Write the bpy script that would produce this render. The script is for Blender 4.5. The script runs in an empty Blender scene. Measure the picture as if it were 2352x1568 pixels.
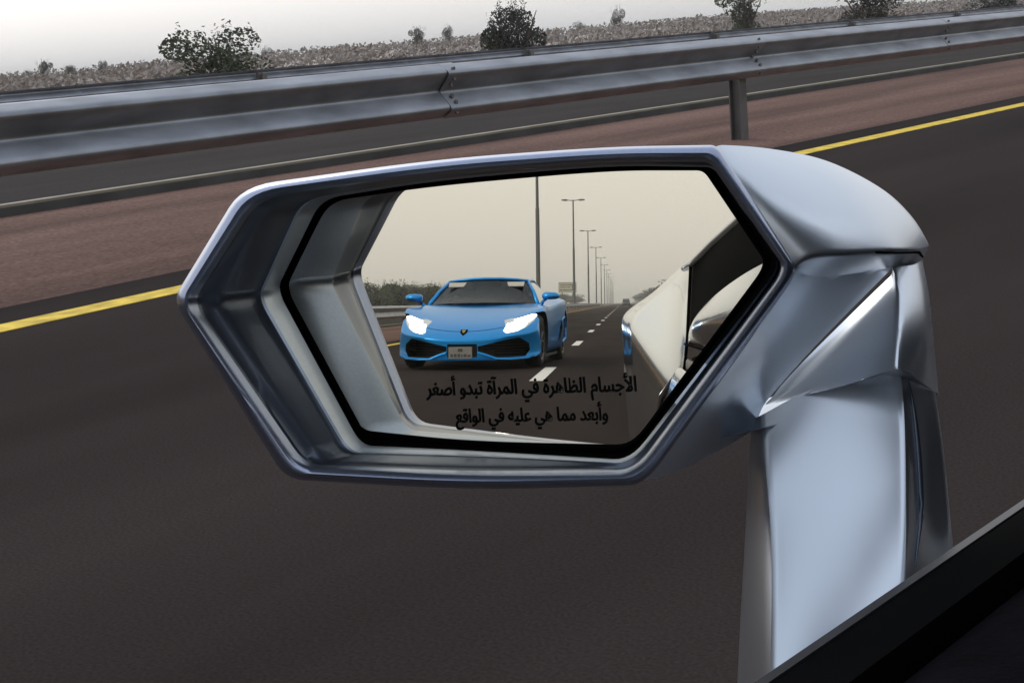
import bpy, bmesh, math, random
from mathutils import Vector, Matrix
from mathutils.bvhtree import BVHTree
from math import radians, sin, cos, pi
random.seed(7)
sc = bpy.context.scene
COL = sc.collection

# ------------------------------------------------------------------ camera
W_, F_ = 2352.0, 1.52                       # width of the survey grid, focal length in picture widths
CAM = Vector((0, 0, 0.95))
_f = Vector(((4036-1176)/W_/F_, (784+129)/W_/F_, -1)).normalized()
_p0 = Vector(((0-1176)/W_/F_, (784-(-129+.079*4036))/W_/F_, -1))
_u = _f.cross(_p0).normalized()
if _u.y < 0: _u = -_u
_r = _f.cross(_u)
C3 = Matrix((_r, _f, _u))                   # camera axes -> world (x right, y ahead, z up)
cd = bpy.data.cameras.new('camera'); cd.sensor_width = 36; cd.lens = 36*F_
cd.clip_start = 0.02; cd.clip_end = 9000
cam = bpy.data.objects.new('camera', cd); COL.objects.link(cam)
cam.matrix_world = Matrix.Translation(CAM) @ C3.to_4x4()
sc.camera = cam

# ------------------------------------------------------------------ sky, sun, exposure
SUN_EL, SUN_AZ = radians(38), radians(-62)  # hazy sun ahead on the left (azimuth from +Y, clockwise)
w = bpy.data.worlds.new('World'); sc.world = w; w.use_nodes = True
nt = w.node_tree; nt.nodes.clear()
sky = nt.nodes.new('ShaderNodeTexSky'); sky.sky_type = 'NISHITA'; sky.sun_disc = False
sky.sun_elevation = SUN_EL; sky.sun_rotation = SUN_AZ; sky.dust_density = 4; sky.air_density = 1.2
hsv = nt.nodes.new('ShaderNodeHueSaturation'); hsv.inputs['Saturation'].default_value = 0.25
bg1 = nt.nodes.new('ShaderNodeBackground'); bg1.inputs['Strength'].default_value = 0.05
bg2 = nt.nodes.new('ShaderNodeBackground'); bg2.inputs['Color'].default_value = (0.74, 0.77, 0.82, 1)
bg2.inputs['Strength'].default_value = 0.92
add = nt.nodes.new('ShaderNodeAddShader'); wo = nt.nodes.new('ShaderNodeOutputWorld')
L = nt.links.new
tcw = nt.nodes.new('ShaderNodeTexCoord'); sxyz = nt.nodes.new('ShaderNodeSeparateXYZ'); crw = nt.nodes.new('ShaderNodeValToRGB')
L(tcw.outputs['Generated'], sxyz.inputs[0]); L(sxyz.outputs['Z'], crw.inputs[0]); L(crw.outputs[0], bg2.inputs['Color'])
crw.color_ramp.elements[0].position = 0; crw.color_ramp.elements[0].color = (.70, .69, .69, 1)
e_ = crw.color_ramp.elements.new(.14); e_.color = (.80, .80, .80, 1)
crw.color_ramp.elements[-1].position = .75; crw.color_ramp.elements[-1].color = (.70, .80, .95, 1)
L(sky.outputs[0], hsv.inputs['Color']); L(hsv.outputs[0], bg1.inputs['Color'])
L(bg1.outputs[0], add.inputs[0]); L(bg2.outputs[0], add.inputs[1]); L(add.outputs[0], wo.inputs['Surface'])
sd = bpy.data.lights.new('sun', 'SUN'); sd.energy = 0.7; sd.angle = radians(14); sd.color = (1, .96, .9)
so = bpy.data.objects.new('sun', sd); COL.objects.link(so)
sdir = Vector((sin(SUN_AZ)*cos(SUN_EL), cos(SUN_AZ)*cos(SUN_EL), sin(SUN_EL)))
so.rotation_euler = (-sdir).to_track_quat('-Z', 'Y').to_euler()
sc.view_settings.view_transform = 'Standard'; sc.view_settings.look = 'None'
sc.view_settings.exposure = 0.0; sc.view_settings.gamma = 1.0

# ------------------------------------------------------------------ materials
MAT = {}
def mat(name, col, rough=.5, metal=0., coat=0., var=0., scale=8., bump=0., emit=None, estr=0., stretch=None, col2=None, spec=None):
    m = bpy.data.materials.new(name); m.use_nodes = True; MAT[name] = m
    t = m.node_tree; b = t.nodes['Principled BSDF']
    b.inputs['Base Color'].default_value = (*col, 1); b.inputs['Roughness'].default_value = rough
    b.inputs['Metallic'].default_value = metal; b.inputs['Coat Weight'].default_value = coat
    b.inputs['Coat Roughness'].default_value = .04
    if spec is not None: b.inputs['Specular IOR Level'].default_value = spec
    if emit: b.inputs['Emission Color'].default_value = (*emit, 1); b.inputs['Emission Strength'].default_value = estr
    if var or bump or col2:
        tc = t.nodes.new('ShaderNodeTexCoord'); mp = t.nodes.new('ShaderNodeMapping')
        nz = t.nodes.new('ShaderNodeTexNoise'); nz.inputs['Scale'].default_value = scale; nz.inputs['Detail'].default_value = 6
        if stretch: mp.inputs['Scale'].default_value = stretch
        t.links.new(tc.outputs['Object'], mp.inputs[0]); t.links.new(mp.outputs[0], nz.inputs['Vector'])
        if var or col2:
            cr = t.nodes.new('ShaderNodeValToRGB')
            c2 = col2 or tuple(min(1, c*(1+var)) for c in col); c1 = tuple(c*(1-var) for c in col)
            cr.color_ramp.elements[0].position = .32; cr.color_ramp.elements[1].position = .68
            cr.color_ramp.elements[0].color = (*c1, 1); cr.color_ramp.elements[1].color = (*c2, 1)
            t.links.new(nz.outputs[0], cr.inputs[0]); t.links.new(cr.outputs[0], b.inputs['Base Color'])
        if bump:
            n2 = t.nodes.new('ShaderNodeTexNoise'); n2.inputs['Scale'].default_value = scale*6; n2.inputs['Detail'].default_value = 4
            t.links.new(mp.outputs[0], n2.inputs['Vector'])
            bp = t.nodes.new('ShaderNodeBump'); bp.inputs['Strength'].default_value = bump; bp.inputs['Distance'].default_value = .01
            t.links.new(n2.outputs[0], bp.inputs['Height']); t.links.new(bp.outputs[0], b.inputs['Normal'])
    return m
mat('asphalt', (.0270, .0205, .0190), .95, var=.28, scale=.9, bump=.06, stretch=(1, .12, 1), spec=.02)
mat('asphalt_far', (.034, .029, .027), .95, spec=.02, var=.15, scale=1.2, bump=.3, stretch=(1, .2, 1))
mat('sand_median', (.125, .076, .062), .97, spec=.02, var=.30, scale=1.1, bump=.8, stretch=(1, .10, 1))
mat('desert', (.30, .25, .21), .95, var=.35, scale=.25, bump=.6)
mat('yellow_paint', (.62, .43, .05), .7, var=.3, scale=9, spec=.1)
mat('white_paint', (.62, .60, .57), .6, var=.2, scale=6)
mat('concrete', (.20, .175, .125), .85, var=.2, scale=3)
mat('kerb_dark', (.05, .048, .045), .8, var=.3, scale=2)
mat('galvanised', (.25, .26, .285), .42, metal=.75, var=.25, scale=7, stretch=(1, .35, 1))
mat('galv_post', (.13, .12, .115), .6, metal=.4, var=.2, scale=4)
mat('pole', (.10, .10, .10), .6, metal=.2)
mat('lamp_glass', (.5, .5, .5), .2)
mat('silver_paint', (.60, .64, .695), .33, metal=.95, coat=.25)
mat('silver_gloss', (.66, .71, .78), .13, metal=.95, coat=.6)
mat('silver_shaded', (.30, .335, .44), .28, metal=.92, coat=.4, var=.04, scale=600)  # shell's silver paint again, with the rim's shaded tone put into the colour
mat('wall_dark', (.085, .098, .125), .34, metal=.8, coat=.3)  # housing silver darkened; shade of the deep recess is in this base colour
mat('silver_satin', (.38, .43, .50), .34, metal=.9, coat=.25, var=.04, scale=600)
mat('rubber', (.003, .003, .003), .9, spec=.02)
mat('gloss_black', (.008, .008, .009), .12, coat=.6)
mat('tinted', (.003, .003, .004), .25, spec=.15)
mat('interior', (.0045, .0038, .0055), .95, spec=.03, var=.3, scale=60, bump=.2)
mat('trim', (.06, .055, .055), .4, metal=.4)
mat('lettering', (.003, .003, .003), .9, spec=.1)
mat('blue_paint', (.003, .245, .64), .28, metal=.6, coat=.35)
mat('car_black', (.006, .006, .007), .55)
mat('tyre', (.012, .012, .012), .8)
mat('alloy', (.06, .06, .065), .35, metal=.8)
mat('headlight', (.8, .8, .8), .2, emit=(1, .97, .9), estr=14)
mat('lens', (.05, .06, .08), .08, coat=1)
mat('lit_lens', (.3, .32, .36), .15, coat=1, emit=(.9, .95, 1), estr=.18)
mat('plate', (.22, .21, .20), .45)
mat('plate_mark', (.06, .06, .06), .6)
mat('gold', (.45, .30, .05), .3, metal=1)
mat('seat_hide', (.05, .045, .045), .7)
mat('visor', (.42, .40, .36), .8)
mat('foliage', (.046, .056, .026), .8, var=.5, scale=3)
mat('foliage_dark', (.028, .032, .022), .8, var=.5, scale=3)
mat('foliage_grey', (.085, .082, .068), .85, var=.4, scale=3)
mat('scrub', (.24, .205, .18), .9, var=.5, scale=1.5)
mat('bark', (.07, .05, .04), .9, var=.3, scale=10)
mat('berm', (.075, .065, .048), .95, var=.4, scale=.3)
mat('sign_face', (.50, .47, .38), .6)
mat('sign_mark', (.05, .06, .045), .6)
mat('sign_green', (.03, .10, .05), .6)
mat('far_paint', (.02, .02, .024), .4, coat=.4)
mg = mat('mirror_silvering', (.90, .85, .72), 0.0, metal=1.0)
mw = bpy.data.materials.new('windscreen_glass'); mw.use_nodes = True; MAT['windscreen_glass'] = mw
t = mw.node_tree; t.nodes.clear()
o_ = t.nodes.new('ShaderNodeOutputMaterial'); tr = t.nodes.new('ShaderNodeBsdfTransparent'); tr.inputs[0].default_value = (.16, .175, .19, 1)
gl = t.nodes.new('ShaderNodeBsdfGlossy'); gl.inputs['Roughness'].default_value = .02; gl.inputs[0].default_value = (.55, .57, .6, 1)
fr = t.nodes.new('ShaderNodeFresnel'); fr.inputs[0].default_value = 1.45; mx = t.nodes.new('ShaderNodeMixShader')
t.links.new(fr.outputs[0], mx.inputs[0]); t.links.new(tr.outputs[0], mx.inputs[1]); t.links.new(gl.outputs[0], mx.inputs[2])
t.links.new(mx.outputs[0], o_.inputs[0])

mc = mw.copy(); mc.name = 'clear_glass'; MAT['clear_glass'] = mc
[n for n in mc.node_tree.nodes if n.type == 'BSDF_TRANSPARENT'][0].inputs[0].default_value = (.85, .88, .88, 1)
# fine aggregate speckle in the road surfaces
for nm, sca, lo, hi in (('asphalt', 130, .76, 1.26), ('asphalt_far', 60, .75, 1.3), ('sand_median', 40, .7, 1.35)):
    t = MAT[nm].node_tree; b = t.nodes['Principled BSDF']; src = b.inputs['Base Color'].links[0].from_socket
    tc = t.nodes.new('ShaderNodeTexCoord'); nz = t.nodes.new('ShaderNodeTexNoise'); nz.inputs['Scale'].default_value = sca; nz.inputs['Detail'].default_value = 3
    mr = t.nodes.new('ShaderNodeMapRange'); mr.inputs['From Min'].default_value = .3; mr.inputs['From Max'].default_value = .7
    mr.inputs['To Min'].default_value = lo; mr.inputs['To Max'].default_value = hi
    vm = t.nodes.new('ShaderNodeVectorMath'); vm.operation = 'SCALE'
    t.links.new(tc.outputs['Object'], nz.inputs['Vector']); t.links.new(nz.outputs[0], mr.inputs['Value'])
    t.links.new(src, vm.inputs[0]); t.links.new(mr.outputs[0], vm.inputs['Scale']); t.links.new(vm.outputs[0], b.inputs['Base Color'])
# ------------------------------------------------------------------ helpers
def tag(o, label, cat=None, group=None, kind=None):
    if label: o['label'] = label
    if cat: o['category'] = cat
    if group: o['group'] = group
    if kind: o['kind'] = kind
    return o
def empty(name, loc=(0, 0, 0), rz=0):
    o = bpy.data.objects.new(name, None); COL.objects.link(o); o.location = loc; o.rotation_euler = (0, 0, rz)
    o.empty_display_size = .1; return o
def smooth(me, ang=None):
    for p in me.polygons: p.use_smooth = True
    if ang is not None:
        bm = bmesh.new(); bm.from_mesh(me)
        for e in bm.edges:
            if len(e.link_faces) == 2 and e.calc_face_angle(0) > ang: e.smooth = False
        bm.to_mesh(me); bm.free()
class MB:
    def __init__(s): s.v = []; s.f = []
    def add(s, vs, fs):
        n = len(s.v); s.v += [Vector(v) for v in vs]; s.f += [tuple(i+n for i in f) for f in fs]; return s
    def box(s, a, b, M=None):
        (x0, y0, z0), (x1, y1, z1) = a, b
        vs = [Vector(p) for p in ((x0,y0,z0),(x1,y0,z0),(x1,y1,z0),(x0,y1,z0),(x0,y0,z1),(x1,y0,z1),(x1,y1,z1),(x0,y1,z1))]
        if M: vs = [M @ v for v in vs]
        return s.add(vs, [(3,2,1,0),(4,5,6,7),(0,1,5,4),(1,2,6,5),(2,3,7,6),(3,0,4,7)])
    def tube(s, pts, rad, n=10, cap=True):
        pts = [Vector(p) for p in pts]; rings = []
        for i, p in enumerate(pts):
            d = (pts[min(i+1, len(pts)-1)]-pts[max(i-1, 0)]).normalized()
            a = d.orthogonal().normalized() if abs(d.z) < .9 else Vector((1, 0, 0)); a = (a-d*a.dot(d)).normalized(); b = d.cross(a)
            r = rad[i] if isinstance(rad, (list, tuple)) else rad
            rings.append([p+(a*cos(2*pi*k/n)+b*sin(2*pi*k/n))*r for k in range(n)])
        return s.loft(rings, cap)
    def loft(s, rings, cap=True, closed=True):
        n = len(rings[0]); vs = [v for r in rings for v in r]; fs = []
        for i in range(len(rings)-1):
            for k in range(n if closed else n-1):
                fs.append((i*n+k, i*n+(k+1) % n, (i+1)*n+(k+1) % n, (i+1)*n+k))
        if cap: fs.append(tuple(reversed(range(n)))); fs.append(tuple(range((len(rings)-1)*n, len(rings)*n)))
        return s.add(vs, fs)
    def prism(s, poly, off):                       # poly: list of 3-D points, extruded by off
        off = Vector(off); n = len(poly); P = [Vector(p) for p in poly]
        fs = [tuple(range(n)), tuple(reversed(range(n, 2*n)))]
        fs += [(i, n+i, n+(i+1) % n, (i+1) % n) for i in range(n)]
        return s.add(P+[p+off for p in P], fs)
    def grid(s, G):
        n, m = len(G), len(G[0])
        return s.add([v for r in G for v in r], [(i*m+j, i*m+j+1, (i+1)*m+j+1, (i+1)*m+j) for i in range(n-1) for j in range(m-1)])
    def mesh(s, name, fix=True, merge=0):
        me = bpy.data.meshes.new(name); me.from_pydata([tuple(v) for v in s.v], [], s.f)
        if fix or merge:
            bm = bmesh.new(); bm.from_mesh(me)
            if merge: bmesh.ops.remove_doubles(bm, verts=bm.verts, dist=merge)
            if fix: bmesh.ops.recalc_face_normals(bm, faces=bm.faces)
            bm.to_mesh(me); bm.free()
        return me
    def build(s, name, m, parent=None, sm=None, merge=0, fix=True):
        me = s.mesh(name, fix, merge)
        if sm is not None: smooth(me, sm)
        return link(name, me, m, parent)
def link(name, me, m, parent=None):
    o = bpy.data.objects.new(name, me); COL.objects.link(o)
    if m and not me.materials: me.materials.append(MAT[m])
    if parent: o.parent = parent
    return o
def bevel(o, wd, seg=2, ang=30):
    b = o.modifiers.new('b', 'BEVEL'); b.width = wd; b.segments = seg; b.limit_method = 'ANGLE'; b.angle_limit = radians(ang); return o
def subsurf(o, lv=2):
    b = o.modifiers.new('s', 'SUBSURF'); b.levels = lv; b.render_levels = lv; return o
def bake(o):
    dg = bpy.context.evaluated_depsgraph_get(); me = bpy.data.meshes.new_from_object(o.evaluated_get(dg))
    o.modifiers.clear(); o.data = me; return o
def copy_tree(o, parent=None):
    c = o.copy(); COL.objects.link(c); c.parent = parent
    for ch in list(o.children): copy_tree(ch, c)
    return c
def catmull(pts, n):
    pts = [Vector(p) for p in pts]
    if len(pts) == 2: dense = [pts[0].lerp(pts[1], i/20) for i in range(21)]
    else:
        P = [2*pts[0]-pts[1]]+pts+[2*pts[-1]-pts[-2]]; dense = []
        for i in range(1, len(P)-2):
            for k in range(14):
                t = k/14; a, b, c, d = P[i-1:i+3]
                dense.append(.5*((2*b)+(c-a)*t+(2*a-5*b+4*c-d)*t*t+(3*b-a-3*c+d)*t**3))
        dense.append(pts[-1])
    cum = [0]
    for i in range(1, len(dense)): cum.append(cum[-1]+(dense[i]-dense[i-1]).length)
    out = []; j = 0
    for i in range(n):
        s = cum[-1]*i/(n-1)
        while j < len(cum)-2 and cum[j+1] < s: j += 1
        out.append(dense[j].lerp(dense[j+1], (s-cum[j])/max(cum[j+1]-cum[j], 1e-9)))
    return out
def coons(bot, top, lef, rig, n=14, m=14, bulge=0):
    b, t, l, r = catmull(bot, n), catmull(top, n), catmull(lef, m), catmull(rig, m)
    nrm = (b[-1]-t[0]).cross(t[-1]-b[0]).normalized(); G = []
    for j in range(m):
        v = j/(m-1); row = []
        for i in range(n):
            u = i/(n-1)
            p = b[i]*(1-v)+t[i]*v+l[j]*(1-u)+r[j]*u-(b[0]*(1-u)*(1-v)+b[-1]*u*(1-v)+t[0]*(1-u)*v+t[-1]*u*v)
            row.append(p+nrm*bulge*16*u*(1-u)*v*(1-v))
        G.append(row)
    return G

# ------------------------------------------------------------------ ground, roads, median
def sheet(name, x0, x1, y0, y1, z, m, nx=1, ny=1):
    G = [[Vector((x0+(x1-x0)*i/nx, y0+(y1-y0)*j/ny, z)) for i in range(nx+1)] for j in range(ny+1)]
    return MB().grid(G).build(name, m, fix=False)
tag(sheet('ground', -4000, 4000, -4500, 4500, -.06, 'desert'), 'pale sandy desert plain reaching to the horizon', kind='structure')
YA, YB = -2200, 1500
XY = -5.36                                    # yellow edge line
road = tag(sheet('road', -5.86, 9.6, YA, YB, 0, 'asphalt'), 'dark brown grey asphalt carriageway with lane markings', kind='structure')
tag(sheet('median', -9.95, -5.86, YA, YB, -.012, 'sand_median'), 'reddish brown sandy median strip beside the yellow line', kind='structure')
tag(sheet('opposite_carriageway', -20.6, -9.95, YA, YB, -.008, 'asphalt_far'), 'grey asphalt carriageway beyond the median', kind='structure')
k = MB().box((-10.05, YA, -.05), (-9.93, YB, .055)).build('kerb', 'kerb_dark')
tag(k, 'low dark kerb with a pale top edge along the median', kind='structure')
kt = MB().box((-10.06, YA, .055), (-9.935, YB, .075)).build('kerb_top', 'concrete', k)
def mark(name, x, wd, y0, y1, m, parent):
    return MB().box((x-wd/2, y0, .001), (x+wd/2, y1, .004)).build(name, m, parent)
mark('edge_line', XY, .17, YA, YB, 'yellow_paint', road)
mark('edge_line', 8.2, .16, YA, YB, 'white_paint', road)
me = MB().box((-.075, 0, .001), (.075, 3.6, .004)).mesh('lane_dash')
for k in range(0, 26):
    for X in (-1.30, 2.35):
        d = link('lane_dash', me, 'white_paint', road); d.location = (X, -19.6-14.2*k+(0 if X < 0 else 3), 0)

# ------------------------------------------------------------------ guard rails
def wprofile(s, zt, hgt, dep):
    """W-beam section: list of (x, z); s=+1 faces +X"""
    q = [(0.10, 0), (.30, .03), (.95, .13), (1, .18), (.95, .23), (.25, .42), (.02, .50), (.25, .58), (.95, .77), (1, .82), (.95, .87), (.30, .97), (.10, 1)]
    return [Vector((s*dep*a, 0, zt-hgt*b)) for a, b in q]
def rail_beam(s, zt, hgt, dep, ln):
    pr = wprofile(s, zt, hgt, dep); th = .006; fine = catmull(pr, 37)
    back = [p+Vector((-s*th, 0, 0)) for p in fine]
    ring = fine+back[::-1]; n = len(ring)
    return MB().loft([ring, [p+Vector((0, ln, 0)) for p in ring]], cap=True).mesh('beam')
def rail(name, X, s, zt, hgt, dep, y0, y1, step, label, group):
    root = empty(name, (X, y0, 0)); tag(root, label, 'guard rail'); rr0 = random.Random(9)
    bmx = rail_beam(s, zt, hgt, dep, step/2+.14); smooth(bmx, radians(50))
    pm = MB().box((-.16*s, -.055, -.08), (-.149*s, .055, zt-.075)).box((-.149*s, -.005, -.08), (-.06*s, .005, zt-.075)).box((-.06*s, -.055, -.08), (-.049*s, .055, zt-.075)).mesh('post')
    sm_ = MB().box((-.047*s, -.06, zt-hgt*.86), (.012*s, .06, zt-hgt*.14)).mesh('spacer')
    bo = MB().tube([(0, 0, 0), (.014*s, 0, 0)], .014, 8).mesh('bolt')
    for i in range(int((y1-y0)/step)):
        for hb in (0, 1):
            b = link('beam', bmx, 'galvanised', root); b.location = (.004*hb*s, (i+hb/2)*step, rr0.uniform(-.003, .003)); b.rotation_euler = (rr0.uniform(-.0008, .0008), rr0.uniform(-.012, .012), 0)
            if -30 < y0+i*step < 40:
                for bz in (.10, .28, .40, .60, .72, .90):
                    c = link('bolt', bo, 'galv_post', root); c.location = (dep*(.45 if bz in (.40, .60) else .80)*s, (i+hb/2)*step+.07, zt-hgt*bz)
        p = link('post', pm, 'galv_post', root); p.location = (-.01*s, i*step, 0)
        c = link('spacer', sm_, 'galv_post', root); c.location = (-.009*s, i*step, 0)
        if -30 < y0+i*step < 40:
            c = link('bolt', bo, 'galv_post', root); c.location = (.008*s, i*step+.05, zt-hgt*.5)
    return root
rail('guard_rail', -6.62, 1, .847, .345, .085, -436.3, 51.7, 8, 'galvanised double-wave guard rail on posts in the sandy median', None)
rail('guard_rail', -21.2, -1, .815, .33, .085, -436.3, 67.7, 8, 'dark distant guard rail seen from behind, beyond the opposite carriageway', None)

# ------------------------------------------------------------------ terrain behind the far rail, berm on the right
def hnoise(x, y): return .5*sin(x*.11+y*.07)+.3*sin(x*.23-y*.19+1.3)+.2*sin(x*.05+y*.31+.4)
G = []
for j in range(90):
    y = -900+1700*j/89; row = []
    for i in range(26):
        x = -23-(i/25)**1.8*600; ramp = min(1, (-x-23)/45)
        row.append(Vector((x, y, -.05+ramp*(.60+.22*hnoise(x*.35, y*.35)+.65*max(0, min(1, (y-45)/70))))))
    G.append(row)
te = MB().grid(G).build('terrain', 'desert', sm=3, fix=False); tag(te, 'low sandy rise behind the far guard rail', kind='structure')
G = []
for j in range(60):
    y = -2000+2200*j/59
    G.append([Vector((x, y, z*(1+.12*hnoise(x, y*.2)) if z > 0 else z)) for x, z in ((10.3, -.05), (11.5, .6), (13.5, 2.2), (17, 3.2), (23, 3.2), (40, 2.2), (90, .5), (140, -.08))])
be = MB().grid(G).build('berm', 'berm', sm=3, fix=False); tag(be, 'dark scrubby earth bank along the right side of the road', kind='structure')

# ------------------------------------------------------------------ vegetation
def leaves(mb, c, rad, n, size, rng, squash=.5):
    for _ in range(n):
        while True:
            p = Vector((rng.uniform(-1, 1), rng.uniform(-1, 1), rng.uniform(-1, 1)))
            if p.length < 1: break
        p = p.normalized()*p.length**.45
        q = Vector(c)+Vector((p.x*rad[0], p.y*rad[1], p.z*rad[2])); s = size*rng.uniform(.6, 1.4)
        a = Vector((rng.gauss(0, 1), rng.gauss(0, 1), rng.gauss(0, 1))).normalized(); b = a.orthogonal().normalized()
        mb.add([q-a*s-b*s*.1, q+b*s*squash, q+a*s+b*s*.1, q-b*s*squash], [(0, 1, 2, 3)])
def plant_meshes(seed, kind):
    rng = random.Random(seed); tr, cr = MB(), MB()
    if kind == 'bush':                                   # unit: about 1 m tall, 1.2 wide
        for k in range(6):
            a = rng.uniform(0, 6.28); e = Vector((cos(a)*.38, sin(a)*.38, rng.uniform(.5, .85)))
            tr.tube([(0, 0, -.05), e*.5+Vector((0, 0, .06)), e], [.025, .016, .006], 6)
        for k in range(15):
            a = rng.uniform(0, 6.28); r = rng.uniform(0, .48); z = rng.uniform(.22, .80)
            s = rng.uniform(.13, .25); leaves(cr, (cos(a)*r, sin(a)*r, z), (s*1.12, s*1.12, s*.85), 270, .0235, rng)
        for k in range(26):                              # upright twigs
            a = rng.uniform(0, 6.28); r = rng.uniform(0, .5); z = rng.uniform(.6, .85)
            leaves(cr, (cos(a)*r, sin(a)*r, z+.1), (.025, .025, .15), 14, .022, rng, .3)
    else:                                                # unit tree: 1 m tall
        tr.tube([(0, 0, -.05), (.015, .01, .2), (-.01, .02, .45)], [.035, .026, .016], 8)
        for k in range(6):
            a = k*1.05+rng.uniform(0, .6); e = Vector((cos(a)*.24, sin(a)*.24, rng.uniform(.5, .8)))
            tr.tube([(0, .01, .25+.03*k), e*.6+Vector((0, 0, .12)), e], [.016, .010, .004], 6)
        for k in range(20):
            a = rng.uniform(0, 6.28); r = rng.uniform(.02, .30); z = rng.uniform(.38, .92)
            s = rng.uniform(.09, .15); leaves(cr, (cos(a)*r, sin(a)*r, z), (s, s, s*.75), 70, .026, rng)
    return tr.mesh('stem'), cr.mesh('crown', fix=False)
PLANT = {k: [plant_meshes(11*i+len(k), k) for i in range(4)] for k in ('bush', 'tree')}
cnt = [0]
def plant(kind, x, y, z, hgt, wid, leaf, label, group=None, category=None):
    cnt[0] += 1; r = random.Random(cnt[0]*17)
    root = empty('roadside_bush' if kind == 'bush' else 'roadside_tree', (x, y, z), r.uniform(0, 6.28))
    tag(root, label, kind, group)
    st, cr = PLANT[kind][cnt[0] % 4]
    base = 1.2 if kind == 'bush' else .7
    for nm, me_, m in (('trunk', st, 'bark'), ('crown', cr, leaf)):
        me2 = me_.copy(); me2.materials.clear(); o = link(nm, me2, m, root); o.scale = (wid/base, wid/base, hgt)
    return root
def sight(px, py, X):
    """ground point seen along a sight line of the survey grid, on the line of lateral position X"""
    d = C3 @ Vector(((px-1176)/W_/F_, (784-py)/W_/F_, -1)); return d.x, CAM + d*(X/d.x)
for px, py, X, hh, ww, lf, lab in (
    (505, 150, -25.5, 1.75, 2.5, 'foliage', 'broad ragged grey green bush above the rail, left of the mirror top'),
    (1185, 96, -25.2, 2.05, 2.0, 'foliage_dark', 'dense dark bush rising over the rail above the mirror centre'),
    (1705, 55, -27.0, 2.5, 2.1, 'foliage', 'tall wispy bush over the rail, right of the centre'),
    (1985, 33, -27.5, 2.35, 3.0, 'foliage_dark', 'wide dark bush cut by the top edge, near the right corner'),
    (2290, 10, -28.5, 2.4, 4.2, 'foliage_dark', 'dark bush in the top right corner of the picture')):
    _, p = sight(px, py, X); plant('bush', X, p.y, .0, hh, ww, lf, lab)
for i, (px, X, hh, ww, lab) in enumerate((
    (65, -95, 1.1, 1.1, 'small round far shrub at the left edge of the horizon'),
    (106, -95, 1.75, 1.4, 'taller far shrub, second from the left on the horizon'),
    (160, -95, 1.2, 1.1, 'low far shrub, third from the left on the horizon'),
    (236, -95, 1.35, .9, 'small lone far shrub left of the grey green bush'),
    (612, -95, 1.5, 1.0, 'tiny far shrub just right of the grey green bush'),
    (962, -85, 2.1, 1.7, 'larger of two far shrubs left of the dark bush'),
    (1032, -85, 1.95, 1.1, 'smaller of two far shrubs left of the dark bush'),
    (1335, -85, 1.5, 1.4, 'low far shrub right of the dark bush'),
    (1420, -85, 2.7, 1.5, 'upright far shrub alone on the ridge, right of centre'))):
    _, p = sight(px, 190-.079*px, X); plant('bush', X, p.y, .45+.4*max(0, min(1, (p.y-45)/70)), hh, ww, 'foliage_grey', lab)
r = random.Random(4)
for i in range(20):
    plant('bush', -24-r.uniform(0, 3), -92-i*6.5, 0, r.uniform(2.0, 2.5) if i < 9 else r.uniform(3.2, 3.9), r.uniform(4.2, 6), r.choice(('foliage', 'foliage_dark')),
          'olive bush behind the guard rail, in the row mirrored left of the blue car', 'bushes mirrored behind the rail')
for i in range(22):
    plant('tree', -24-r.uniform(0, 5), -390-i*26, 0, r.uniform(3.2, 5.6), r.uniform(7, 12), r.choice(('foliage', 'foliage_dark')),
          'far dark tree mirrored in the row below the lamp posts', 'far trees mirrored below the lamp posts')
for i in range(26):
    plant('tree', 12.5+r.uniform(0, 3), -240-i*42, .6, r.uniform(4.6, 6.6), r.uniform(9, 13), 'foliage_dark',
          'dark tree on the bank mirrored right of the far car', 'trees on the bank on the right')
# low scrub on the rise: nobody could count it
rs = random.Random(3); mb = MB()
for i in range(8000):
    X = -26-abs(rs.gauss(0, 1))*55; y = -X*rs.uniform(.45, 3.2) if rs.random() < .85 else rs.uniform(-300, 0)
    if hnoise(X*.9, y*.9) < rs.uniform(-.9, .5): continue
    s = rs.uniform(.08, .42)*(1+(-X)/150); z0 = min(1, (-X-23)/45)*(.5+.65*max(0, min(1, (y-45)/70)))
    for k in range(5):
        leaves(mb, (X+rs.gauss(0, s), y+rs.gauss(0, s), z0+s*.6), (s, s, s*.8), 7, s*.24, rs, .55)
tag(mb.build('scrub', 'scrub', fix=False), 'low dry desert scrub covering the rise', kind='stuff')

# ------------------------------------------------------------------ lamp posts in the median
def lamp_post():
    root = empty('lamp_post', (0, 0, 0)); Hh = 16.2
    MB().box((-.28, -.28, -.06), (.28, .28, .12)).build('base', 'concrete', root)
    MB().tube([(0, 0, .1), (0, 0, 9.0)], [.20, .165], 14).build('pole', 'pole', root, sm=.7)
    MB().tube([(0, 0, 8.9), (0, 0, Hh)], [.135, .10], 14).build('upper_pole', 'pole', root, sm=.7)
    for s in (-1, 1):
        MB().tube([(0, 0, Hh-.1), (s*.9, 0, Hh-.02)], .06, 8).build('arm', 'pole', root, sm=.7)
        m = MB().loft([[Vector((s*(.8+a), b, Hh+c)) for b, c in ((-.16*q, -.10*q), (.16*q, -.10*q), (.13*q, .10*q), (-.13*q, .10*q))] for a, q in ((0, .6), (.25, 1.2), (.7, 1.1), (.95, .6))])
        hd = m.build('lamp_head', 'pole', root)
        MB().box((s*1.1-.2, -.1, Hh-.15), (s*1.1+.25, .1, Hh-.105)).build('lamp_glass', 'lamp_glass', hd)
    return root
lp = lamp_post(); LY = [-131.8-99*k for k in range(12)]
ords = ['nearest', 'second nearest', 'third nearest', 'fourth nearest', 'fifth nearest', 'sixth nearest', 'seventh nearest', 'eighth nearest', 'ninth nearest', 'tenth nearest', 'eleventh nearest', 'farthest']
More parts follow.
